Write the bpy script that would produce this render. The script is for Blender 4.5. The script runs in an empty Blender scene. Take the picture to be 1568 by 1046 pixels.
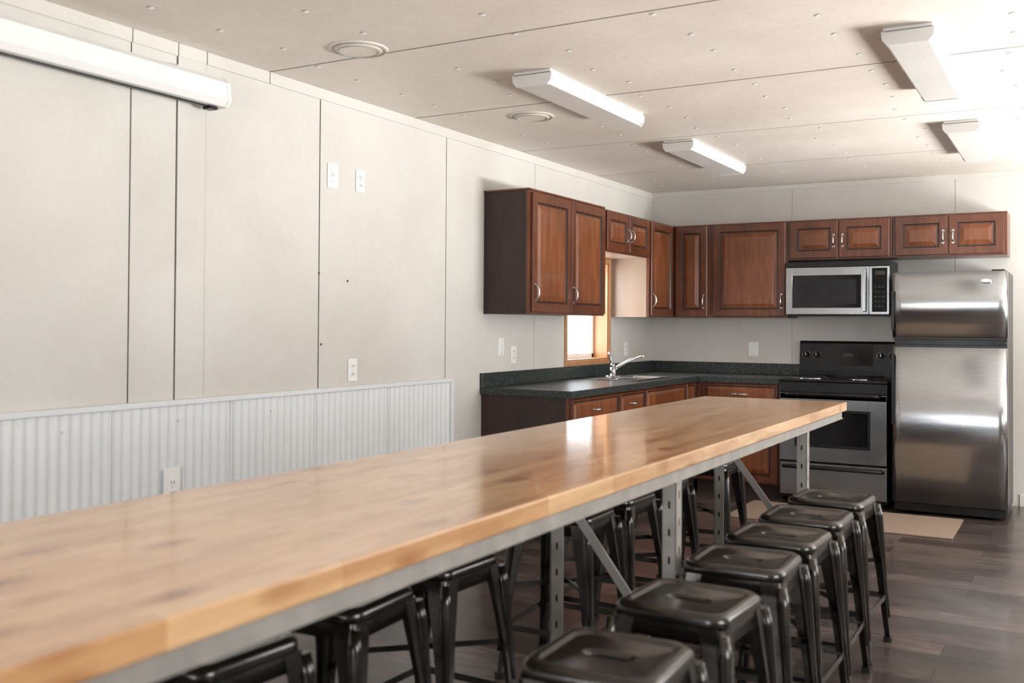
import bpy, bmesh, math, random
from mathutils import Vector, Matrix
random.seed(7)
D = bpy.data
SC = bpy.context.scene
COL = SC.collection

# ---------------------------------------------------------------- materials
def mat_base(name, col=(.5,.5,.5), rough=.5, metal=0.0, spec=None, coat=0):
    m = D.materials.new(name); m.use_nodes = True
    nt = m.node_tree; b = nt.nodes['Principled BSDF']
    b.inputs['Base Color'].default_value = (*col, 1)
    b.inputs['Roughness'].default_value = rough
    b.inputs['Metallic'].default_value = metal
    if spec is not None: b.inputs['Specular IOR Level'].default_value = spec
    if coat:
        b.inputs['Coat Weight'].default_value = coat
        b.inputs['Coat Roughness'].default_value = .10
    return m, nt, b

def coords(nt, scale=(1,1,1), rot=(0,0,0)):
    tc = nt.nodes.new('ShaderNodeTexCoord'); mp = nt.nodes.new('ShaderNodeMapping')
    mp.inputs['Scale'].default_value = scale; mp.inputs['Rotation'].default_value = rot
    nt.links.new(tc.outputs['Object'], mp.inputs['Vector'])
    return mp.outputs['Vector']

def noise(nt, vec, scale, detail=4, rough=.5, dist=0):
    n = nt.nodes.new('ShaderNodeTexNoise')
    n.inputs['Scale'].default_value = scale; n.inputs['Detail'].default_value = detail
    n.inputs['Roughness'].default_value = rough; n.inputs['Distortion'].default_value = dist
    nt.links.new(vec, n.inputs['Vector']); return n.outputs['Fac']

def ramp(nt, fac, stops):
    r = nt.nodes.new('ShaderNodeValToRGB'); cr = r.color_ramp
    while len(cr.elements) < len(stops): cr.elements.new(.5)
    for e, (p, c) in zip(cr.elements, stops):
        e.position = p; e.color = (*c, 1)
    nt.links.new(fac, r.inputs['Fac']); return r.outputs['Color']

def mix(nt, a, b, fac, mode='MIX'):
    m = nt.nodes.new('ShaderNodeMix'); m.data_type = 'RGBA'; m.blend_type = mode
    if isinstance(fac, (int, float)): m.inputs[0].default_value = fac
    else: nt.links.new(fac, m.inputs[0])
    for s, i in ((a, 6), (b, 7)):
        if isinstance(s, tuple): m.inputs[i].default_value = (*s, 1)
        else: nt.links.new(s, m.inputs[i])
    return m.outputs[2]

def bump(nt, b, h, strength=.2, dist=.01):
    n = nt.nodes.new('ShaderNodeBump'); n.inputs['Strength'].default_value = strength
    n.inputs['Distance'].default_value = dist
    nt.links.new(h, n.inputs['Height']); nt.links.new(n.outputs['Normal'], b.inputs['Normal'])

def mottled(name, c1, c2, scale=3, rough=.6, bs=.1, bscale=60, metal=0, stretch=(1,1,1), spec=None, fine=0):
    m, nt, b = mat_base(name, c1, rough, metal, spec)
    v = coords(nt, stretch)
    c = ramp(nt, noise(nt, v, scale, 5), [(.3, c1), (.7, c2)])
    if fine:
        c = mix(nt, c, ramp(nt, noise(nt, v, 34, 6, .7), [(.35,(.86,.84,.82)),(.6,(1.02,1.02,1.02))]), fine, 'MULTIPLY')
        c = mix(nt, c, ramp(nt, noise(nt, v, .9, 3, .6, .5), [(.35,(.93,.915,.90)),(.6,(1.02,1.02,1.02))]), .8, 'MULTIPLY')
    nt.links.new(c, b.inputs['Base Color'])
    if bs: bump(nt, b, noise(nt, v, bscale, 3), bs, .004)
    return m

M_WALL = mottled('wall_paint', (.59,.57,.53), (.64,.62,.58), 1.8, .55, .25, 90, fine=.16)
M_CEIL = mottled('ceiling_paint', (.66,.60,.54), (.75,.695,.635), 1.5, .5, .2, 70, fine=.35)
M_SEAM = mottled('seam_dark', (.05,.045,.04), (.09,.08,.07), 8, .8, 0)
M_SEAM_AND_SHADOW = mottled('seam_and_shadow_faint', (.33,.31,.28), (.39,.37,.34), 8, .8, 0)
M_TRIM = mottled('trim_paint', (.62,.60,.565), (.67,.65,.61), 3, .5, .05)
M_CORR = mottled('corrugated_white_metal', (.66,.68,.69), (.71,.73,.74), 2, .5, .05, 40, 0)
M_WHITE = mottled('white_plastic', (.78,.78,.76), (.82,.82,.80), 5, .35, 0)
M_LENS = mottled('acrylic_diffuser', (.60,.58,.55), (.66,.64,.61), 2, .3, .3, 220)
M_CASE = mottled('white_enamel', (.62,.61,.59), (.68,.67,.65), 3, .35, 0)
M_BLK = mottled('black_plastic', (.008,.008,.009), (.014,.014,.015), 12, .3, .05, spec=.3)
M_BGLASS, _n, _b = mat_base('black_glass', (.006,.006,.007), .07, 0, .4)
nn = noise(_n, coords(_n), 2, 2); _n.links.new(ramp(_n, nn, [(0,(.05,.05,.05)),(1,(.12,.12,.12))]), _b.inputs['Roughness'])
M_CHROME = mottled('chrome', (.75,.75,.75), (.82,.82,.82), 3, .12, 0, 1, 1)
M_NICKEL = mottled('satin_nickel', (.62,.60,.57), (.70,.68,.65), 20, .25, 0, 1, 1)
M_RUBBER = mottled('rubber', (.01,.01,.01), (.02,.02,.02), 20, .8, .1)
M_MAT = mottled('woven_mat', (.22,.155,.11), (.31,.23,.17), 90, .9, .5, 260)
M_DUCT = mottled('zinc_steel', (.34,.32,.29), (.46,.435,.40), 14, .4, .1, 60, .45)
M_GUN = mottled('gunmetal', (.055,.052,.05), (.10,.095,.09), 7, .22, .10, 45, .9)
M_OAK = mottled('golden_oak_trim', (.40,.19,.08), (.50,.26,.12), 9, .4, .1, 40, 0, (1,1,.15))
M_SIDE_GLARE = mottled('cabinet_side_glare', (.33,.23,.165), (.41,.30,.22), 6, .28, .05, 40, 0, (1,1,.15))  # lighter than the doors; window glare on the dark wood put into the color

def steel(name, base=.5, rough=.24, stretch=(1,1,60)):
    m, nt, b = mat_base(name, (base,base,base), rough, 1)
    v = coords(nt, stretch)
    f = noise(nt, v, 8, 4, .6)
    nt.links.new(ramp(nt, f, [(.3,(base*.84,base*.865,base*.89)),(.7,(base*1.08,base*1.11,base*1.14))]), b.inputs['Base Color'])
    nt.links.new(ramp(nt, noise(nt, coords(nt), 2.2, 3), [(.3,(rough*.75,)*3),(.7,(rough*1.25,)*3)]), b.inputs['Roughness'])
    bump(nt, b, f, .05, .002)
    return m
M_STEEL = steel('brushed_stainless', .47, .22)
M_STEELM = steel('brushed_stainless_microwave', .40, .25)
M_STEEL_SHADED = steel('brushed_stainless_shaded', .28, .26)  # darker steel for the range front, its shading put into the base color
M_SINK = steel('sink_stainless', .62, .2)

def cherry(name, c0, c1, c2, rough=.34, coat=.25):
    m, nt, b = mat_base(name, c1, rough, coat=coat)
    v = coords(nt, (1,1,.12))
    g = noise(nt, v, 26, 6, .6, .6)
    g2 = noise(nt, coords(nt, (1,1,.35)), 3.0, 3, .5)
    c = ramp(nt, g, [(.28,c0),(.5,c1),(.75,c2)])
    c = mix(nt, c, ramp(nt, g2, [(.3,(.6,.55,.52)),(.7,(1.15,1.12,1.1))]), .8, 'MULTIPLY')
    nt.links.new(c, b.inputs['Base Color'])
    bump(nt, b, g, .06, .002)
    return m
M_CHERRY = cherry('cherry_wood', (.066,.016,.006), (.112,.031,.010), (.165,.052,.017))
M_PANEL_LIT = cherry('cherry_panel_highlight', (.110,.030,.009), (.175,.054,.017), (.26,.09,.030))  # brighter cherry; the highlight on raised door panels is painted in
M_GROOVE = cherry('cherry_wood_groove', (.022,.007,.004), (.035,.011,.005), (.05,.017,.008))  # much darker tone for the door grooves
M_ESP_SHADED = cherry('espresso_side_shaded', (.018,.006,.004), (.029,.010,.006), (.040,.014,.009), .5, .05)  # espresso panels; the shadow on the near side is put into the color
M_KICK = cherry('toe_kick_wood', (.02,.01,.008), (.03,.014,.01), (.04,.02,.015), .6, 0)

M_COUNTER, nt, b = mat_base('speckled_laminate', (.03,.04,.04), .32, spec=.35)
v = coords(nt)
c = ramp(nt, noise(nt, v, 150, 3, .7), [(.40,(.008,.011,.011)),(.54,(.025,.031,.030)),(.66,(.15,.165,.16))])
nt.links.new(c, b.inputs['Base Color'])

# butcher block
M_TOP, nt, b = mat_base('butcher_block', (.5,.3,.15), .22, coat=.6)
v = coords(nt, (1,1,1), (0,0,math.pi/2))
br = nt.nodes.new('ShaderNodeTexBrick'); nt.links.new(v, br.inputs['Vector'])
br.inputs['Scale'].default_value = 1; br.inputs['Brick Width'].default_value = .36
br.inputs['Row Height'].default_value = .050; br.inputs['Mortar Size'].default_value = .0006
br.inputs['Mortar Smooth'].default_value = .5; br.inputs['Bias'].default_value = 0
br.inputs['Color1'].default_value = (.62,.355,.17,1); br.inputs['Color2'].default_value = (.77,.50,.275,1)
br.inputs['Mortar'].default_value = (.56,.315,.15,1)
vg = coords(nt, (1,.09,1))
g = noise(nt, vg, 34, 6, .6, .8)
c = mix(nt, br.outputs['Color'], ramp(nt, g, [(.3,(.84,.79,.73)),(.7,(1.07,1.07,1.06))]), .8, 'MULTIPLY')
vo = nt.nodes.new('ShaderNodeTexVoronoi'); vo.inputs['Scale'].default_value = 1.0
vk = coords(nt, (9.0,3.8,9.0)); nt.links.new(vk, vo.inputs['Vector'])
kn = ramp(nt, vo.outputs['Distance'], [(.04,(.38,.21,.12)),(.14,(.66,.49,.36)),(.29,(1,1,1))])
c = mix(nt, c, kn, .85, 'MULTIPLY')
c = mix(nt, c, ramp(nt, noise(nt, coords(nt,(7,1.1,7)), 2.2, 3), [(.38,(.70,.55,.43)),(.52,(1.03,1.03,1.03))]), .5, 'MULTIPLY')
nt.links.new(c, b.inputs['Base Color'])
bump(nt, b, g, .05, .002)

# floor
M_FLOOR, nt, b = mat_base('dark_vinyl_plank', (.1,.08,.07), .25)
v = coords(nt, (1,1,1), (0,0,0))
br = nt.nodes.new('ShaderNodeTexBrick'); nt.links.new(v, br.inputs['Vector'])
br.inputs['Scale'].default_value = 1; br.inputs['Brick Width'].default_value = .95
br.inputs['Row Height'].default_value = .165; br.inputs['Mortar Size'].default_value = .0016
br.inputs['Mortar Smooth'].default_value = .3
br.inputs['Color1'].default_value = (.042,.033,.031,1); br.inputs['Color2'].default_value = (.110,.088,.081,1)
br.inputs['Mortar'].default_value = (.018,.014,.013,1)
g = noise(nt, coords(nt, (.10,1,1)), 34, 5, .55, .1)
c = mix(nt, br.outputs['Color'], ramp(nt, g, [(.3,(.65,.62,.6)),(.7,(1.35,1.3,1.25))]), .8, 'MULTIPLY')
c = mix(nt, c, ramp(nt, noise(nt, coords(nt,(.5,1,1)), 9, 4, .6), [(.35,(.7,.7,.7)),(.65,(1.3,1.26,1.22))]), .75, 'MULTIPLY')
nt.links.new(c, b.inputs['Base Color'])
nt.links.new(ramp(nt, noise(nt, coords(nt,(.5,1,1)), 6, 3, .5), [(.3,(.18,)*3),(.7,(.27,)*3)]), b.inputs['Roughness'])
bump(nt, b, g, .03, .0015)

M_GLASS, nt, b = mat_base('window_glass', (1,1,1), 0.0)
for n in list(nt.nodes):
    if n.type == 'BSDF_PRINCIPLED': nt.nodes.remove(n)
tr = nt.nodes.new('ShaderNodeBsdfTransparent'); gl = nt.nodes.new('ShaderNodeBsdfGlossy'); gl.inputs['Roughness'].default_value = .02
mx = nt.nodes.new('ShaderNodeMixShader'); mx.inputs[0].default_value = .06
nt.links.new(tr.outputs[0], mx.inputs[1]); nt.links.new(gl.outputs[0], mx.inputs[2])
nt.links.new(mx.outputs[0], nt.nodes['Material Output'].inputs[0])

# ---------------------------------------------------------------- builder
class B:
    def __init__(s, name):
        s.name = name; s.bm = bmesh.new(); s.mats = []; s.M = Matrix.Identity(4)
    def mi(s, m):
        if m not in s.mats: s.mats.append(m)
        return s.mats.index(m)
    def add(s, t, m, smooth=None):
        i = s.mi(m)
        for f in t.faces:
            f.material_index = i
            if smooth is not None: f.smooth = smooth
        bmesh.ops.recalc_face_normals(t, faces=t.faces)
        bmesh.ops.transform(t, matrix=s.M, verts=t.verts)
        me = D.meshes.new('tmp'); t.to_mesh(me); t.free()
        s.bm.from_mesh(me); D.meshes.remove(me)
    def box(s, x0,x1,y0,y1,z0,z1, m, bev=0, seg=2):
        t = bmesh.new(); bmesh.ops.create_cube(t, size=1)
        for v in t.verts:
            v.co = Vector((x0 if v.co.x<0 else x1, y0 if v.co.y<0 else y1, z0 if v.co.z<0 else z1))
        if bev: bmesh.ops.bevel(t, geom=list(t.edges), offset=bev, segments=seg, affect='EDGES', profile=.5)
        s.add(t, m, False)
    def cyl(s, p0, p1, r, m, r1=None, seg=24):
        p0 = Vector(p0); p1 = Vector(p1); d = p1-p0
        t = bmesh.new()
        bmesh.ops.create_cone(t, cap_ends=True, segments=seg, radius1=r, radius2=r if r1 is None else r1, depth=d.length)
        q = Vector((0,0,1)).rotation_difference(d.normalized()).to_matrix().to_4x4()
        bmesh.ops.transform(t, matrix=Matrix.Translation((p0+p1)/2) @ q, verts=t.verts)
        for f in t.faces: f.smooth = len(f.verts) == 4
        s.add(t, m)
    def bar(s, p0, p1, w, th, m, up=(0,0,1)):
        p0=Vector(p0); p1=Vector(p1); d=(p1-p0); L=d.length; d.normalize()
        u=Vector(up); sx=d.cross(u).normalized(); u=sx.cross(d).normalized()
        t=bmesh.new(); bmesh.ops.create_cube(t,size=1)
        mid=(p0+p1)/2
        for v in t.verts:
            c=v.co.copy(); v.co = mid + d*c.x*L + u*c.y*w + sx*c.z*th
        s.add(t,m,False)
    def tube(s, pts, r, m, seg=12):
        pts=[Vector(p) for p in pts]; t=bmesh.new(); rings=[]
        n=len(pts); ref=None
        for i,p in enumerate(pts):
            d=(pts[min(i+1,n-1)]-pts[max(i-1,0)]).normalized()
            if ref is None:
                ref = Vector((0,0,1)) if abs(d.z)<.9 else Vector((1,0,0))
            a=d.cross(ref).normalized(); ref2=a.cross(d).normalized(); ref=ref2
            rr = r[i] if isinstance(r,(list,tuple)) else r
            rings.append([t.verts.new(p+(a*math.cos(2*math.pi*k/seg)+ref2*math.sin(2*math.pi*k/seg))*rr) for k in range(seg)])
        for i in range(n-1):
            for k in range(seg):
                f=t.faces.new((rings[i][k],rings[i][(k+1)%seg],rings[i+1][(k+1)%seg],rings[i+1][k])); f.smooth=True
        t.faces.new(rings[0]); t.faces.new(list(reversed(rings[-1])))
        s.add(t,m)
    def loft(s, loops, m, caps=True, closed=True, smooth=False):
        t=bmesh.new(); R=[[t.verts.new(Vector(p)) for p in l] for l in loops]
        n=len(R[0])
        for i in range(len(R)-1):
            for k in range(n if closed else n-1):
                f=t.faces.new((R[i][k],R[i][(k+1)%n],R[i+1][(k+1)%n],R[i+1][k])); f.smooth=smooth
        if caps:
            t.faces.new(R[0]); t.faces.new(list(reversed(R[-1])))
        s.add(t,m)
    def prism(s, prof, axis, a0, a1, m):
        def P(p,a):
            return {'x':(a,p[0],p[1]),'y':(p[0],a,p[1]),'z':(p[0],p[1],a)}[axis]
        s.loft([[P(p,a0) for p in prof],[P(p,a1) for p in prof]], m)
    def door(s, x0, x1, z0, z1, m, y=0, t=.02, fr=.055):
        w=x1-x0; h=z1-z0; k=min(1, min(w,h)/ .22)
        fr*=k
        prof=[(0,0),(0,-t+.004),(.004,-t),(fr,-t),(fr+.005*k,-t+.009),(fr+.015*k,-t+.009),(fr+.042*k,-t+.001),(fr+.047*k,-t)]
        loops=[]
        for ins,dp in prof:
            loops.append([(x0+ins,y+dp,z0+ins),(x1-ins,y+dp,z0+ins),(x1-ins,y+dp,z1-ins),(x0+ins,y+dp,z1-ins)])
        s.loft(loops[:4],m,caps=False); s.loft(loops[3:6],M_GROOVE,caps=False); s.loft(loops[5:],M_PANEL_LIT)
    def pull(s, x, z, y, L=.1, vert=True, m=None):
        m=m or M_NICKEL; pts=[]
        for i in range(9):
            a=i/8; o=(a-.5)*L; dp=.028*math.sin(math.pi*a)**.5 if 0<a<1 else 0
            pts.append((x, y-dp, z+o) if vert else (x+o, y-dp, z))
        s.tube(pts,.0055,m,10)
        for e in (-.5,.5):
            c=(x,y,z+e*L) if vert else (x+e*L,y,z)
            s.cyl(c,(c[0],c[1]-.006,c[2]),.009,m,seg=12)
    def done(s, origin=None):
        me=D.meshes.new(s.name)
        bb=[v.co for v in s.bm.verts]
        if origin is None:
            origin=Vector(((min(v.x for v in bb)+max(v.x for v in bb))/2,(min(v.y for v in bb)+max(v.y for v in bb))/2,min(v.z for v in bb)))
        else: origin=Vector(origin)
        bmesh.ops.translate(s.bm, vec=-origin, verts=s.bm.verts)
        s.bm.to_mesh(me); s.bm.free()
        for m in s.mats: me.materials.append(m)
        o=D.objects.new(s.name, me); o.location=origin; COL.objects.link(o); return o

# ---------------------------------------------------------------- dimensions
XL=-3.24; YB=8.17; XR=1.75; YN=-1.6; HC=2.46; T=.17
b=B('floor'); b.box(XL-T,XR+T,YN-T,YB+T,-.08,0,M_FLOOR); b.done((0,0,0))
b=B('ceiling'); b.box(XL-T,XR+T,YN-T,YB+T,HC,HC+.08,M_CEIL)
for i,y in enumerate((-.25,.97,2.19,3.42,4.58,5.80,7.02)):
    b.box(XL,XR,y-.0025,y+.0025,HC-.0012,HC,M_SEAM if i in (3,4) else M_SEAM_AND_SHADOW)
b.done((0,0,0))
b=B('ceiling_screw_heads_and_shadows')
for y in [v*.305+.1 for v in range(0,26)]:
    for x in (-2.95,-2.45,-1.9,-1.35,-.8,-.25,.4,1.0):
        xx=x+random.uniform(-.05,.05); yy=y+random.uniform(-.03,.03)
        if -2.8<xx<-2.45 and (abs(yy-3.31)<.15 or abs(yy-4.84)<.15): continue
        b.cyl((xx,yy,HC-.003),(xx,yy,HC),.008,M_WHITE,r1=.011,seg=10)
        b.cyl((xx+.005,yy-.010,HC-.0012),(xx+.005,yy-.010,HC),.011,M_SEAM_AND_SHADOW,seg=10)  # darker offset disc painted as each head's cast shadow
b.done((0,0,0))

def wall_hole(name, axis, pos, a0,a1, holes, out):
    b=B(name)
    lo,hi=min(pos,pos+out),max(pos,pos+out)
    def bx(p,q,z0,z1):
        if axis=='x': b.box(lo,hi,p,q,z0,z1,M_WALL)
        else: b.box(p,q,lo,hi,z0,z1,M_WALL)
    cur=a0
    for (p,q,z0,z1) in sorted(holes):
        bx(cur,p,0,HC); bx(p,q,0,z0); bx(p,q,z1,HC); cur=q
    bx(cur,a1,0,HC)
    return b
WY0,WY1,WZ0,WZ1=6.50,7.25,1.03,1.80
b=wall_hole('wall_left','x',XL,YN-T,YB+T,[(WY0,WY1,WZ0,WZ1)],-T)
for y,m,w in ((.3,M_SEAM,.004),(1.45,M_SEAM,.004),(2.654,M_SEAM,.005),(2.884,M_SEAM,.005),(3.04,M_SEAM_AND_SHADOW,.004),(3.78,M_SEAM,.006),(4.908,M_SEAM,.004)):
    b.box(XL,XL+.0012,y-w/2,y+w/2,.985,HC-.055,m)
b.box(XL,XL+.0012,6.008,6.012,1.0,HC-.055,M_SEAM_AND_SHADOW)
b.box(XL,XL+.005,2.887,3.037,.985,HC-.055,M_WALL)
for (y,z) in ((4.0,1.52),(2.95,1.98),(3.78,1.55),(3.80,1.20)):
    b.cyl((XL,y,z),(XL+.003,y,z),.006,M_SEAM,seg=10)
b.done((0,0,0))
b=wall_hole('wall_back','y',YB,XL,XR,[],T)
for x in (-2.02,-.80): b.box(x-.002,x+.002,YB-.0012,YB,.95,HC-.03,M_SEAM_AND_SHADOW)
b.done((0,0,0))
RW=[(.6,2.2,.9,2.1),(4.2,7.5,.70,2.25)]
b=wall_hole('wall_right','x',XR,YN-T,YB+T,RW,T); b.done((0,0,0))
NW=[(-2.3,-.5,.35,2.15)]
b=wall_hole('wall_front','y',YN,XL,XR,NW,-T); b.done((0,0,0))

b=B('trim_1')
b.box(XL,XL+.008,YN,YB,HC-.055,HC-.0,M_WALL,.002,1)
for y in (2.654,2.884,3.04,3.42): b.box(XL+.008,XL+.0085,y-.002,y+.002,HC-.055,HC-.001,M_SEAM)
b.done((0,0,0))
b=B('trim_2'); b.box(XL+.008,XR,YB-.008,YB,HC-.04,HC,M_WALL,.002,1); b.done((0,0,0))
b=B('baseboard_back'); b.box(-.37,XR,YB-.012,YB,0,.09,M_TRIM,.003); b.done((0,0,0))
b=B('baseboard_left'); b.box(XL,XL+.012,4.99,5.30,0,.09,M_TRIM,.003); b.done((0,0,0))

def window_x(name,pos,y0,y1,z0,z1,sgn,casing=M_OAK):
    b=B(name); d=T*sgn
    def bx(xa,xb,*r): b.box(min(xa,xb),max(xa,xb),*r)
    j=.018
    bx(pos,pos+d,y0,y0+j,z0,z1,casing); bx(pos,pos+d,y1-j,y1,z0,z1,casing)
    bx(pos,pos+d,y0+j,y1-j,z0,z0+j,casing); bx(pos,pos+d,y0+j,y1-j,z1-j,z1,casing)
    c=.028; i=-.012*sgn
    bx(pos,pos+i,y0-c,y0+.006,z0-c,z1+c,casing,.003); bx(pos,pos+i,y1-.006,y1+c,z0-c,z1+c,casing,.003)
    bx(pos,pos+i,y0,y1,z0-c,z0+.006,casing,.003); bx(pos,pos+i,y0,y1,z1-.006,z1+c,casing,.003)
    xa,xb=pos+d*.70,pos+d*.92; f=.035
    bx(xa,xb,y0+j,y0+j+f,z0+j,z1-j,M_WHITE,.003); bx(xa,xb,y1-j-f,y1-j,z0+j,z1-j,M_WHITE,.003)
    bx(xa,xb,y0+j,y1-j,z0+j,z0+j+f,M_WHITE,.003); bx(xa,xb,y0+j,y1-j,z1-j-f,z1-j,M_WHITE,.003)
    zm=(z0+z1)/2; bx(xa,xb,y0+j,y1-j,zm-.02,zm+.02,M_WHITE,.003)
    bx(pos+d*.8,pos+d*.82,y0+j+f,y1-j-f,z0+j+f,z1-j-f,M_GLASS)
    return b.done()
window_x('window_1',XL,WY0,WY1,WZ0,WZ1,-1)
window_x('window_2',XR,*RW[0],1); window_x('window_3',XR,*RW[1],1)
b=B('window_4'); x0,x1,z0,z1=NW[0]
for r in ((x0,x0+.03,z0,z1),(x1-.03,x1,z0,z1),(x0,x1,z0,z0+.03),(x0,x1,z1-.03,z1),((x0+x1)/2-.03,(x0+x1)/2+.03,z0,z1)):
    b.box(r[0],r[1],YN-T*.9,YN+.01,r[2],r[3],M_OAK,.003)
b.box(x0,x1,YN-.1,YN-.096,z0,z1,M_GLASS); b.done()

# corrugated wainscot
b=B('corrugated_wainscot')
y0,y1=YN+.01,4.94; per=.0455; n=int((y1-y0)/per*8); xw=XL+.007
pr=[(xw+.009+.0036*math.sin(2*math.pi*(y0+(y1-y0)*i/n)/per), y0+(y1-y0)*i/n) for i in range(n+1)]
t=bmesh.new(); A=[t.verts.new((p[0],p[1],0.002)) for p in pr]; C=[t.verts.new((p[0],p[1],.965)) for p in pr]
for i in range(n):
    f=t.faces.new((A[i],A[i+1],C[i+1],C[i])); f.smooth=True
b.add(t,M_CORR)
b.box(xw,xw+.020,y0,y1+.03,.962,.985,M_CORR,.003)
b.box(xw,xw+.020,y1,y1+.03,0.002,.965,M_CORR,.003)
for y in (.9,1.75,2.56,3.19,3.74,4.33):
    b.box(xw+.010,xw+.0145,y-.006,y+.004,0.002,.963,M_CORR); b.box(xw+.010,xw+.0146,y+.004,y+.006,0.002,.963,M_SEAM_AND_SHADOW)
for y in [v*.54+.2 for v in range(9)]:
    for z in (.12,.5,.9): b.cyl((xw+.010,y,z),(xw+.016,y,z),.0045,M_WHITE,seg=8)
b.done((0,0,0))

def plate(name, p, face, sw=False, w=.072,h=.116):
    b=B(name)
    b.M=Matrix.Translation(p) @ (Matrix.Rotation(math.pi/2,4,'Z') if face=='+x' else Matrix.Identity(4))
    b.box(-w/2,w/2,-.006,0,-h/2,h/2,M_WHITE,.003)
    if sw:
        b.box(-.017,.017,-.009,-.005,-.034,.034,M_WHITE,.002); b.box(-.006,.006,-.016,-.008,-.004,.014,M_WHITE,.002)
    else:
        for s in (-1,1):
            b.box(-.017,.017,-.008,-.005,s*.021-.014,s*.021+.014,M_WHITE,.002)
            b.box(-.008,-.005,-.0086,-.0079,s*.021-.006,s*.021+.006,M_SEAM); b.box(.005,.008,-.0086,-.0079,s*.021-.006,s*.021+.006,M_SEAM)
    for z in ((-.045,.045) if sw else (0,)): b.cyl((0,-.0065,z),(0,-.0055,z),.003,M_NICKEL,seg=8)
    b.done()
plate('wall_outlet',(XL,4.094,2.04),'+x'); plate('wall_outlet',(XL,4.044,1.065),'+x')
plate('wall_light_switch',(XL,3.875,2.04),'+x',True,.08,.125)
plate('wall_outlet',(xw+.016,2.857,.63),'+x',False,.085,.16)
plate('wall_light_switch',(XL,5.558,1.16),'+x',True); plate('wall_outlet',(XL,5.722,1.106),'+x')
plate('wall_outlet',(XL,7.60,1.11),'+x'); plate('wall_light_switch',(-2.335,YB,1.115),'-y',True,.085,.116)

# projector screen case
b=B('projector_screen_case')
x0=XL+.009
prof=[(x0,2.335),(x0+.085,2.335),(x0+.105,2.315),(x0+.115,2.24),(x0+.095,2.215),(x0+.02,2.215),(x0,2.235)]
b.prism(prof,'y',.7,3.05,M_WHITE)
cap=[(x0+(p[0]-x0)*1.03,2.275+(p[1]-2.275)*1.04) for p in prof]
b.prism(cap,'y',3.05,3.065,M_WHITE)
b.box(x0+.045,x0+.06,.8,3.0,2.208,2.216,M_BLK)
b.box(x0+.03,x0+.075,2.985,3.03,2.200,2.214,M_BLK,.003)
for y in (1.1,2.85): b.box(XL,x0+.03,y,y+.04,2.33,2.36,M_CASE,.003)
b.done()

def fluor(x0,x1,y0,y1):
    b=B('fluorescent_ceiling_light')
    b.box(x0+.005,x1-.005,y0,y1,HC-.02,HC,M_CASE,.003)
    prof=[(x0,HC-.018),(x0+.004,HC-.045),(x0+.022,HC-.066),(x1-.022,HC-.066),(x1-.004,HC-.045),(x1,HC-.018)]
    b.prism(prof,'y',y0+.012,y1-.012,M_LENS)
    e=[(x0-.002,HC-.014),(x0+.002,HC-.048),(x0+.02,HC-.070),(x1-.02,HC-.070),(x1-.002,HC-.048),(x1+.002,HC-.014)]
    b.prism(e,'y',y0,y0+.014,M_CASE); b.prism(e,'y',y1-.014,y1,M_CASE)
    b.box(x0-.004,x0+.001,y0+.55,y0+.58,HC-.04,HC-.014,M_CASE)
    b.done()
for a in ((-2.26,-2.06,3.97,5.08),(-2.26,-2.06,5.88,7.0),(-.66,-.47,4.05,5.17),(-.66,-.47,6.05,7.17)): fluor(*a)
def speaker(x,y):
    b=B('round_ceiling_speaker')  # round disc speaker on the ceiling
    for r0,r1,z0,z1 in ((.125,.118,0,.006),(.10,.095,.006,.012)):
        b.cyl((x,y,HC-z0),(x,y,HC-z1),r0,M_CEIL,r1=r1,seg=48)
    for r in (.112,.085): 
        b.tube([(x+r*math.cos(a),y+r*math.sin(a),HC-.008 if r>.1 else HC-.013) for a in [2*math.pi*i/40 for i in range(41)]],.0022,M_SEAM_AND_SHADOW,6)
    b.done()
speaker(-2.63,3.31); speaker(-2.63,4.84)

# ---------------------------------------------------------------- cabinets
R90=Matrix.Rotation(math.pi/2,4,'Z')
FX=XL+.32
def upper_left(y0,y1,z0,z1,doors,side_near=M_ESP_SHADED):
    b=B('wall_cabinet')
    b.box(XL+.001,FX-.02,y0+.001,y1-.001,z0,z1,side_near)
    b.box(FX-.02,FX,y0+.001,y1-.001,z0,z1,M_CHERRY,.001,1)
    b.M=Matrix.Translation((FX,0,0))@R90
    for a,c,h in doors:
        b.door(a,c,z0+.012,z1-.012,M_CHERRY)
        if h: 
            xx = a+.028 if h=='L' else c-.028
            L=.1 if z1-z0>.5 else .085
            b.pull(xx,z0+.012+(.12 if z1-z0>.5 else (z1-z0)*.42),-.02,L)
    b.M=Matrix.Identity(4)
    return b
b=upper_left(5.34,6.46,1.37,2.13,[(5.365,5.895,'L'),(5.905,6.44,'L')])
b.box(XL+.001,FX+.008,5.33,6.46,2.13,2.142,M_CHERRY,.002,1); b.done()
b=upper_left(6.462,7.30,1.83,2.13,[(6.475,6.872,'R'),(6.882,7.28,'L')],M_SIDE_GLARE); b.done()
b=upper_left(7.302,YB-.001,1.37,2.13,[(7.32,7.80,'L')],M_SIDE_GLARE); b.done()
FY=YB-.32
def upper_back(x0,x1,z0,z1,doors):
    b=B('wall_cabinet')
    b.box(x0+.001,x1-.001,FY+.02,YB-.001,z0,z1,M_CHERRY)
    b.box(x0+.001,x1-.001,FY,FY+.02,z0,z1,M_CHERRY,.001,1)
    for a,c,h in doors:
        b.M=Matrix.Translation((0,FY,0)); b.door(a,c,z0+.012,z1-.012,M_CHERRY)
        if h:
            xx = a+.028 if h=='L' else c-.028
            b.pull(xx,z0+.012+(.12 if z1-z0>.5 else (z1-z0)*.42),-.02,.1 if z1-z0>.5 else .085)
        b.M=Matrix.Identity(4)
    b.done()
upper_back(FX+.001,-2.60,1.37,2.13,[(-2.895,-2.625,'R')])
upper_back(-2.60,-1.975,1.37,2.13,[(-2.575,-1.99,'R')])
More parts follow.
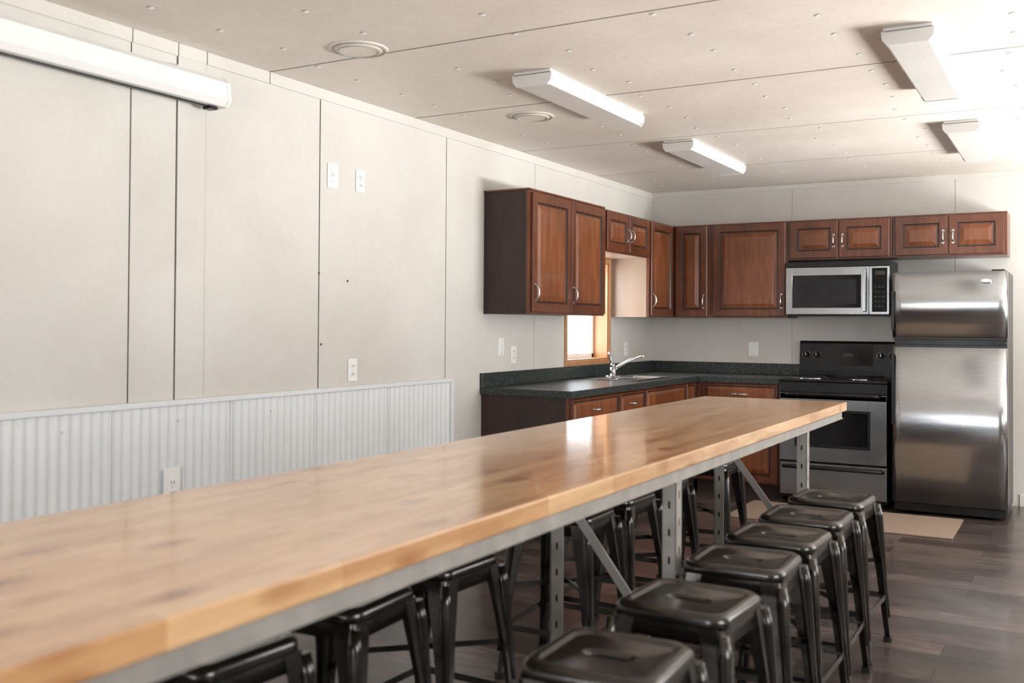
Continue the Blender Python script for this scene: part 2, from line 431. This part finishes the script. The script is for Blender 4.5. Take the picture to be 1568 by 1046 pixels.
upper_back(-1.975,-1.20,1.82,2.13,[(-1.955,-1.593,'R'),(-1.583,-1.22,'L')])
upper_back(-1.20,-.43,1.82,2.13,[(-1.18,-.82,'R'),(-.81,-.45,'L')])

BX=XL+.61; BY=YB-.61
SX0,SX1,SY0,SY1=-3.06,-2.70,6.52,7.22
b=B('base_cabinet')
b.box(XL+.001,BX-.02,5.32,SY0,.1,.868,M_ESP_SHADED); b.box(XL+.001,BX-.02,SY1,YB-.001,.1,.868,M_ESP_SHADED)
b.box(XL+.001,BX-.02,SY0,SY1,.1,.70,M_ESP_SHADED)
b.box(BX-.02,BX,5.32,BY,.1,.868,M_CHERRY)
b.box(XL+.001,BX-.07,5.33,YB-.001,0,.1,M_KICK)
b.M=Matrix.Translation((BX,0,0))@R90
b.door(5.335,6.03,.70,.858,M_CHERRY,fr=.02); b.pull(5.68,.78,-.02,.1,False)
b.door(5.335,5.68,.11,.69,M_CHERRY); b.door(5.69,6.03,.11,.69,M_CHERRY); b.pull(5.655,.6,-.02); b.pull(5.715,.6,-.02)
b.door(6.05,6.485,.70,.858,M_CHERRY,fr=.02); b.pull(6.27,.78,-.02,.1,False); b.door(6.05,6.485,.11,.69,M_CHERRY); b.pull(6.08,.6,-.02)
b.door(6.505,7.31,.70,.858,M_CHERRY,fr=.02); b.door(6.505,6.9,.11,.69,M_CHERRY); b.door(6.91,7.31,.11,.69,M_CHERRY); b.pull(6.875,.6,-.02); b.pull(6.935,.6,-.02)
b.door(7.33,7.54,.70,.858,M_CHERRY,fr=.02); b.door(7.33,7.54,.11,.69,M_CHERRY)
b.done()
b=B('base_cabinet')
b.box(BX,-1.955,BY+.02,YB-.001,.1,.868,M_ESP_SHADED); b.box(BX,-1.955,BY,BY+.02,.1,.868,M_CHERRY)
b.box(BX,-1.955,BY+.07,YB-.001,0,.1,M_KICK)
b.M=Matrix.Translation((0,BY,0))
b.door(-2.56,-1.97,.70,.858,M_CHERRY,fr=.02); b.pull(-2.265,.78,-.02,.11,False)
b.door(-2.56,-1.97,.11,.69,M_CHERRY); b.pull(-2.0,.6,-.02)
b.done()
CX=XL+.64; CY=YB-.64
zc0,zc1=.87,.91
xc=XL+.003; yc=YB-.003
b=B('kitchen_counter')
for r in ((xc,SX0+.015,5.30,yc),(SX1-.015,CX,5.30,CY),(SX0+.015,SX1-.015,5.30,SY0+.015),(SX0+.015,SX1-.015,SY1-.015,yc),(SX1-.015,CX,CY,yc)):
    b.box(*r,zc0,zc1,M_COUNTER)
b.box(CX-.002,CX+.006,5.298,CY+.0,zc0-.004,zc1+.001,M_COUNTER,.003)
b.box(xc,xc+.019,5.30,yc,zc1,1.0,M_COUNTER,.003)
b.box(xc+.019,CX,yc-.019,yc,zc1,1.0,M_COUNTER,.003)
b.done()
b=B('kitchen_counter')
b.box(CX+.0005,-1.95,CY,yc,zc0,zc1,M_COUNTER)
b.box(CX+.0065,-1.95,CY-.006,CY+.002,zc0-.004,zc1+.001,M_COUNTER,.003); b.box(CX+.0005,-1.95,yc-.019,yc,zc1,1.0,M_COUNTER,.003)
b.done()
b=B('kitchen_sink')
def rr(x0,x1,y0,y1,z,r,n=5):
    out=[]
    for cx,cy,a0 in ((x1-r,y1-r,0),(x0+r,y1-r,90),(x0+r,y0+r,180),(x1-r,y0+r,270)):
        for i in range(n+1):
            a=math.radians(a0+90*i/n); out.append((cx+r*math.cos(a),cy+r*math.sin(a),z))
    return out
ym=(SY0+SY1)/2
for ya,yb in ((SY0+.03,ym-.015),(ym+.015,SY1-.03)):
    b.loft([rr(SX0+.06,SX1-.03,ya,yb,.913,.03),rr(SX0+.065,SX1-.035,ya+.005,yb-.005,.905,.03),rr(SX0+.075,SX1-.045,ya+.015,yb-.015,.76,.03),rr(SX0+.1,SX1-.07,ya+.04,yb-.04,.755,.02)][::-1],M_SINK,caps=False,smooth=True)
    cx=(SX0+SX1)/2+.01; cy=(ya+yb)/2
    b.box(SX0+.09,SX1-.06,ya+.03,yb-.03,.752,.7545,M_SINK); b.cyl((cx,cy,.754),(cx,cy,.758),.04,M_CHROME)
zz=(.911,.917)
b.box(SX0,SX0+.062,SY0,SY1,*zz,M_SINK,.002,1); b.box(SX1-.032,SX1,SY0,SY1,*zz,M_SINK,.002,1)
b.box(SX0+.06,SX1-.03,SY0,SY0+.032,*zz,M_SINK); b.box(SX0+.06,SX1-.03,SY1-.032,SY1,*zz,M_SINK); b.box(SX0+.06,SX1-.03,ym-.017,ym+.017,*zz,M_SINK)
b.done()
b=B('kitchen_faucet')
fx,fy,z=-3.03,6.87,.917
b.loft([rr(fx-.025,fx+.025,fy-.1,fy+.1,z,.024),rr(fx-.025,fx+.025,fy-.1,fy+.1,z+.008,.024),rr(fx-.018,fx+.018,fy-.09,fy+.09,z+.014,.017)],M_CHROME)
b.cyl((fx,fy,z+.01),(fx,fy,z+.075),.024,M_CHROME,r1=.02); b.cyl((fx,fy,z+.075),(fx,fy,z+.1),.021,M_CHROME,r1=.016)
b.tube([(fx,fy,z+.05),(fx+.05,fy+.01,z+.085),(fx+.12,fy+.03,z+.125),(fx+.19,fy+.05,z+.158),(fx+.215,fy+.056,z+.16),(fx+.228,fy+.06,z+.145)],[.014,.013,.012,.012,.012,.011],M_CHROME,14)
b.tube([(fx,fy,z+.09),(fx-.012,fy-.012,z+.13),(fx-.02,fy-.03,z+.17),(fx-.015,fy-.035,z+.19)],[.012,.009,.008,.007],M_CHROME,12)
b.done()

# ---------------------------------------------------------------- microwave
b=B('microwave_oven')
x0,x1=-1.967,-1.208; y0=7.79; z0,z1=1.385,1.80
b.box(x0,x1,y0,YB-.001,z0,z1,M_BLK,.004)
b.box(x0,x1,y0-.02,y0,z1-.042,z1-.002,M_BLK,.003)
for i in range(26): b.box(x0+.03+i*.027,x0+.048+i*.027,y0-.0215,y0-.019,z1-.03,z1-.013,M_RUBBER)
yf=y0-.03
xd=x1-.145
def ringbox(xa,xb,za,zb,wl,wr,wt,wb,ya,yb,m):
    b.box(xa,xa+wl,ya,yb,za,zb,m,.002,1); b.box(xb-wr,xb,ya,yb,za,zb,m,.002,1)
    b.box(xa+wl-.002,xb-wr+.002,ya,yb,zb-wt,zb,m,.002,1); b.box(xa+wl-.002,xb-wr+.002,ya,yb,za,za+wb,m,.002,1)
ringbox(x0,xd,z0+.012,z1-.045,.05,.055,.062,.05,yf,y0,M_STEELM)
b.box(x0+.045,xd-.05,yf+.006,y0,z0+.055,z1-.10,M_BGLASS)
b.box(x0+.10,xd-.09,yf+.004,yf+.007,z0+.09,z1-.14,M_BLK)
b.box(xd+.003,x1,yf,y0,z0+.012,z1-.045,M_STEELM,.002,1)
b.box(xd+.024,x1-.014,yf-.002,yf+.002,z0+.03,z1-.058,M_BGLASS)
for r in range(5):
    for c in range(3): b.box(xd+.042+c*.026,xd+.058+c*.026,yf-.0032,yf-.0018,z0+.065+r*.036,z0+.078+r*.036,M_BLK)
b.box(xd+.045,x1-.03,yf-.0032,yf-.0018,z1-.11,z1-.08,M_SEAM)
b.box(xd-.035,xd-.012,yf-.045,yf-.028,z0+.03,z1-.06,M_STEEL,.006)
for z in (z0+.05,z1-.09): b.box(xd-.032,xd-.015,yf-.03,yf,z,z+.02,M_STEEL)
b.done()

# ---------------------------------------------------------------- stove
b=B('electric_range')
x0,x1=-1.945,-1.178; yf=7.53; yb=YB-.01
b.box(x0,x1,yf,yb,.03,.895,M_BLK,.003)
for x in (x0+.05,x1-.05):
    for y in (yf+.06,yb-.06): b.cyl((x,y,0),(x,y,.03),.018,M_RUBBER,seg=12)
b.box(x0-.002,x1+.002,yf-.03,yb,.895,.915,M_BLK,.006)
for (x,y,r) in ((x0+.2,yf+.14,.10),(x1-.2,yf+.14,.075),(x0+.2,yf+.41,.075),(x1-.2,yf+.41,.10)):
    b.loft([[(x+rr_*math.cos(a),y+rr_*math.sin(a),z) for a in [2*math.pi*i/32 for i in range(32)]] for rr_,z in ((r+.022,.915),(r+.022,.919),(r+.012,.919),(r+.004,.914))],M_CHROME,caps=False,smooth=True)
    pts=[]; n=110
    for i in range(n+1):
        a=i/n*2*math.pi*4; q=.02+(r-.02)*i/n; pts.append((x+q*math.cos(a),y+q*math.sin(a),.923))
    b.tube(pts,.005,M_BLK,6)
prof=[(yb-.075,.915),(yb-.075,.96),(yb-.055,1.17),(yb-.04,1.19),(yb,1.19),(yb,.915)]
b.prism(prof,'x',x0+.005,x1-.005,M_BLK)
b.prism([(yb-.0745,1.0),(yb-.061,1.15),(yb-.058,1.15),(yb-.070,1.0)],'x',x0+.2,x1-.2,M_BGLASS)
b.box(x0+.34,x0+.42,yb-.073,yb-.066,1.07,1.095,M_SEAM)
for x in (x0+.06,x0+.14,x1-.14,x1-.06):
    b.cyl((x,yb-.062,1.08),(x,yb-.092,1.077),.024,M_BLK,r1=.02,seg=20); b.box(x-.002,x+.002,yb-.096,yb-.09,1.075,1.098,M_NICKEL)
    b.tube([(x+.031*math.cos(a),yb-.068,1.079+.031*math.sin(a)) for a in [2*math.pi*i/24 for i in range(25)]],.0008,M_NICKEL,5)
b.box(x0,x1,yf-.02,yf,.815,.893,M_BLK,.004)
zt,zb=.81,.31
ringbox(x0+.003,x1-.003,zb,zt,.13,.13,.13,.12,yf-.04,yf,M_STEEL_SHADED)
b.box(x0+.12,x1-.12,yf-.035,yf,zb+.11,zt-.12,M_BGLASS)
ringbox(x0+.115,x1-.115,zb+.105,zt-.115,.02,.02,.02,.02,yf-.043,yf-.03,M_BLK)
b.box(x0+.003,x1-.003,yf-.04,yf,zt-.045,zt,M_BLK,.004)
b.tube([(x0+.05,yf-.04,.80),(x0+.06,yf-.08,.805),(x0+.1,yf-.085,.807),(x1-.1,yf-.085,.807),(x1-.06,yf-.08,.805),(x1-.05,yf-.04,.80)],.014,M_BLK,12)
b.box(x0+.003,x1-.003,yf-.035,yf,.055,.295,M_STEEL_SHADED,.004)
b.tube([(x0+.03,yf-.035,.262),(x0+.04,yf-.06,.266),(x1-.04,yf-.06,.266),(x1-.03,yf-.035,.262)],.013,M_BLK,12)
b.done()

# ---------------------------------------------------------------- fridge
b=B('refrigerator')
x0,x1=-1.135,-.405; yf=7.42; yb=YB-.03
b.box(x0+.005,x1-.005,yf+.07,yb,.03,1.69,M_BLK,.006)
b.box(x0+.02,x1-.02,yf+.05,yf+.08,.03,1.68,M_BLK)
for x in (x0+.08,x1-.08):
    for y in (yf+.1,yb-.06): b.cyl((x,y,0),(x,y,.035),.02,M_RUBBER,seg=12)
def curved_door(za,zb):
    n=24; pts=[]
    for i in range(n+1):
        a=i/n; x=x0+(x1-x0)*a; e=min(a,1-a)*(x1-x0)
        dy=.004*(1-(2*a-1)**2)
        R=.03
        if e<R: dy-=.012*(1-math.sqrt(max(0,1-((R-e)/R)**2)))
        pts.append((x,yf-dy))
    pts+= [(x1,yf+.055),(x0,yf+.055)]
    t=bmesh.new()
    L=[[t.verts.new((p[0],p[1],z)) for p in pts] for z in (za,zb)]
    m=len(pts)
    for k in range(m):
        f=t.faces.new((L[0][k],L[0][(k+1)%m],L[1][(k+1)%m],L[1][k])); f.smooth = k<n
    t.faces.new(L[0]); t.faces.new(L[1][::-1])
    b.add(t,M_STEEL)
curved_door(.085,1.165); curved_door(1.235,1.685)
b.box(x0+.002,x1-.002,yf+.01,yf+.055,1.165,1.182,M_BLK,.003); b.box(x0+.002,x1-.002,yf+.01,yf+.055,1.218,1.235,M_BLK,.003)
b.box(x0+.01,x1-.01,yf+.03,yf+.075,.02,.08,M_BLK,.004)
b.box(x1-.09,x1-.01,yf-.002,yf+.05,1.193,1.207,M_BLK,.003)
b.box(x1-.10,x1-.02,yf+.03,yf+.1,1.685,1.697,M_BLK,.004)
b.box(x0-.006,x0+.012,yf-.006,yf+.05,.62,1.12,M_BLK,.004); b.box(x0-.006,x0+.012,yf-.006,yf+.05,1.28,1.56,M_BLK,.004)
b.loft([[(x1-.13+.032*math.cos(a),yf-.001-d,1.62+.011*math.sin(a)) for a in [2*math.pi*i/24 for i in range(24)]] for d in (0,.005)],M_NICKEL)
b.done()

b=B('floor_mat'); b.box(-2.1,-.67,6.66,7.36,0.0005,.010,M_MAT,.003); b.done()

# ---------------------------------------------------------------- table
TX0,TX1,TY0,TY1=-1.80,-1.036,.1,5.33
Zt=.914
b=B('butcher_block_table')
b.box(TX0,TX1,TY0,TY1,Zt-.045,Zt,M_TOP,.004)
zr=Zt-.045
LX=(-1.50,-1.07)
for x,s in ((TX0+.03,1),(TX1-.012,-1)):
    b.box(min(x,x+s*.004),max(x,x+s*.004),TY0+.02,TY1-.02,zr-.038,zr,M_DUCT)
    b.box(min(x,x+s*.04),max(x,x+s*.04),TY0+.02,TY1-.02,zr-.004,zr,M_DUCT)
b.box(LX[0]-.02,LX[0]+.02,TY0+.02,TY1-.02,zr-.038,zr-.002,M_DUCT)
for y in (TY0+.02,TY1-.06): b.box(TX0+.03,TX1-.012,y,y+.04,zr-.036,zr,M_DUCT)
for yy in (.55,2.93,4.62):
    b.box(TX0+.03,TX1-.016,yy-.02,yy+.02,zr-.036,zr,M_DUCT)
    for k,x in enumerate(LX):
        s=1 if k==0 else -1
        b.box(x-.002,x+.002,yy-.022,yy+.022,.006,zr-.02,M_DUCT)
        b.box(min(x,x+s*.044)+0,max(x,x+s*.044),yy-.022,yy-.018,.006,zr-.02,M_DUCT)
        z=.06
        while z<zr-.08:
            xm=x+s*.022
            b.box(xm-.0035,xm+.0035,yy-.0227,yy-.0215,z,z+.022,M_BLK)
            b.box(x-.0027,x+.0027,yy-.003,yy+.003,z+.03,z+.052,M_BLK)
            z+=.085
        b.box(x-.035,x+.035,yy-.035,yy+.035,0,.006,M_DUCT)
    b.bar((LX[0]+.005,yy-.026,zr-.06),(LX[1]-.005,yy-.026,.26),.03,.004,M_DUCT,up=(0,0,1))
    b.bar((LX[0],yy+.015,.24),(LX[1],yy+.015,.24),.035,.004,M_DUCT)
b.done()

# ---------------------------------------------------------------- stools
def build_stool():
    b=B('bar_stool'); H=.61; N=48
    def rsq(h,r,z,n=12):
        return rr(-h,h,-h,h,z,r,n-1)
    def stad(L,w,z):
        return rr(-L,L,-w,w,z,w*.95,11)
    loops=[stad(.052,.015,H-.034),stad(.052,.015,H-.014),stad(.055,.018,H-.006),stad(.066,.028,H-.0045),rsq(.112,.035,H-.006),rsq(.118,.037,H-.004),rsq(.124,.039,H+.002),rsq(.137,.044,H+.002),
           rsq(.146,.047,H-.004),rsq(.150,.049,H-.013),rsq(.151,.049,H-.028),rsq(.149,.048,H-.030),rsq(.146,.047,H-.026)]
    b.loft(loops,M_GUN,caps=False,smooth=True)
    b.box(-.065,.065,-.03,.03,H-.06,H-.035,M_RUBBER)
    b.loft([rsq(.146,.047,H-.027),rsq(.140,.045,H-.012)],M_GUN,caps=False,smooth=True)
    b.loft([rsq(.143,.045,H-.026),rsq(.150,.047,H-.07),rsq(.147,.045,H-.07),rsq(.140,.043,H-.026)],M_GUN,caps=False,smooth=True)
    for sx in (-1,1):
        for sy in (-1,1):
            loops=[]
            for z,h,arm in ((H-.03,.146,.062),(H-.08,.153,.060),(H-.2,.163,.045),(.3,.173,.036),(.12,.186,.028),(.012,.195,.024)):
                r=.017
                sec=[(0,-arm),(0,-r)] 
                for i in range(1,6):
                    a=math.radians(90*i/6); sec.append((-r+r*math.cos(a), -r+r*math.sin(a)))
                sec+=[(-r,0),(-arm,0)]
                th=.005
                inn=[(-arm,-th),(-r-.002,-th)]
                for i in range(5,0,-1):
                    a=math.radians(90*i/6); inn.append((-r+(r-th)*math.cos(a), -r+(r-th)*math.sin(a)))
                inn+=[(-th,-r-.002),(-th,-arm)]
                loops.append([(sx*(h+p[0]),sy*(h+p[1]),z) for p in sec+inn])
            b.loft(loops,M_GUN,smooth=False)
            b.tube([(sx*.146,sy*.146,H-.04),(sx*.152,sy*.152,H-.09),(sx*.160,sy*.160,H-.2),(sx*.170,sy*.170,.28),(sx*.185,sy*.185,.1)],[.014,.018,.015,.012,.008],M_GUN,14)
            b.loft([rr(sx*.183-.016,sx*.183+.016,sy*.183-.016,sy*.183+.016,z,.008,3) for z in (0,.02)],M_RUBBER)
    for s in (-1,1):
        b.bar((-.172,s*.178,.19),(.172,s*.178,.19),.022,.004,M_GUN); b.bar((s*.178,-.172,.19),(s*.178,.172,.19),.022,.004,M_GUN)
        b.bar((-.162,-s*.162,.34),(.162,s*.162,.34),.018,.004,M_GUN)
    return b.done((0,0,0))
st=build_stool()
pos=[(-.86,1.94,2),(-.865,2.45,-3),(-.873,2.95,2),(-.873,3.355,-1),(-.875,3.76,1),(-.875,4.20,-2),
     (-1.66,1.12,3),(-1.65,1.57,-3),(-1.66,2.03,4),(-1.68,2.49,-2),(-1.68,3.38,2),(-1.69,3.82,-2),(-1.70,4.27,1),(-1.70,5.05,3)]
for i,(x,y,r) in enumerate(pos):
    o = st if i==0 else D.objects.new('bar_stool', st.data)
    if i: COL.objects.link(o)
    o.location=(x,y,0); o.rotation_euler=(0,0,math.radians(r))

# ---------------------------------------------------------------- lights
def area(name, loc, rot, sx, sy, power, col=(1,1,1)):
    l=D.lights.new(name,'AREA'); l.shape='RECTANGLE'; l.size=sx; l.size_y=sy; l.energy=power; l.color=col
    o=D.objects.new(name,l); o.location=loc; o.rotation_euler=rot; COL.objects.link(o); return o
def inward(d): return Vector(d).to_track_quat('-Z','Y').to_euler()
w=RW[1]; area('daylight_right_far',(XR+T+.03,(w[0]+w[1])/2,(w[2]+w[3])/2),inward((-1,0,0)),w[1]-w[0],w[3]-w[2],72,(1,.985,.96))
w=RW[0]; area('daylight_right_near',(XR+T+.03,(w[0]+w[1])/2,(w[2]+w[3])/2),inward((-1,0,0)),w[1]-w[0],w[3]-w[2],50,(1,.97,.93))
w=NW[0]; area('daylight_front',((w[0]+w[1])/2,YN-T-.03,(w[2]+w[3])/2),inward((0,1,0)),w[1]-w[0],w[3]-w[2],68,(.98,.985,1))
# added unseen area light aimed up through the far right-hand window to brighten ceiling
area('added_ceiling_fill',(XR+T+2.1,6.7,-.25),inward((-.75,0,.62)),2.8,2.2,1750,(1,.995,.98))
area('daylight_kitchen_window',(XL-T-.25,(WY0+WY1)/2,(WZ0+WZ1)/2+.1),inward((1,0,-.1)),1.0,1.0,32,(.95,.98,1))

W=D.worlds.new('sky'); SC.world=W; W.use_nodes=True
bg=W.node_tree.nodes['Background']; bg.inputs['Color'].default_value=(.86,.93,1,1); bg.inputs['Strength'].default_value=4.0

# ---------------------------------------------------------------- camera
c=D.cameras.new('camera'); cam=D.objects.new('camera',c); COL.objects.link(cam)
c.lens=35; c.sensor_width=36; c.shift_y=-.0295; c.clip_start=.05
yaw=math.radians(29.6); tilt=math.radians(.8); roll=math.radians(.35)
cam.matrix_world=Matrix.Translation((0,0,1.30))@Matrix.Rotation(yaw,4,'Z')@Matrix.Rotation(math.pi/2+tilt,4,'X')@Matrix.Rotation(roll,4,'Z')
c.dof.use_dof=True; c.dof.focus_distance=6.2; c.dof.aperture_fstop=2.8
SC.camera=cam
SC.view_settings.view_transform='Standard'; SC.view_settings.look='None'
SC.view_settings.exposure=.07; SC.view_settings.gamma=1
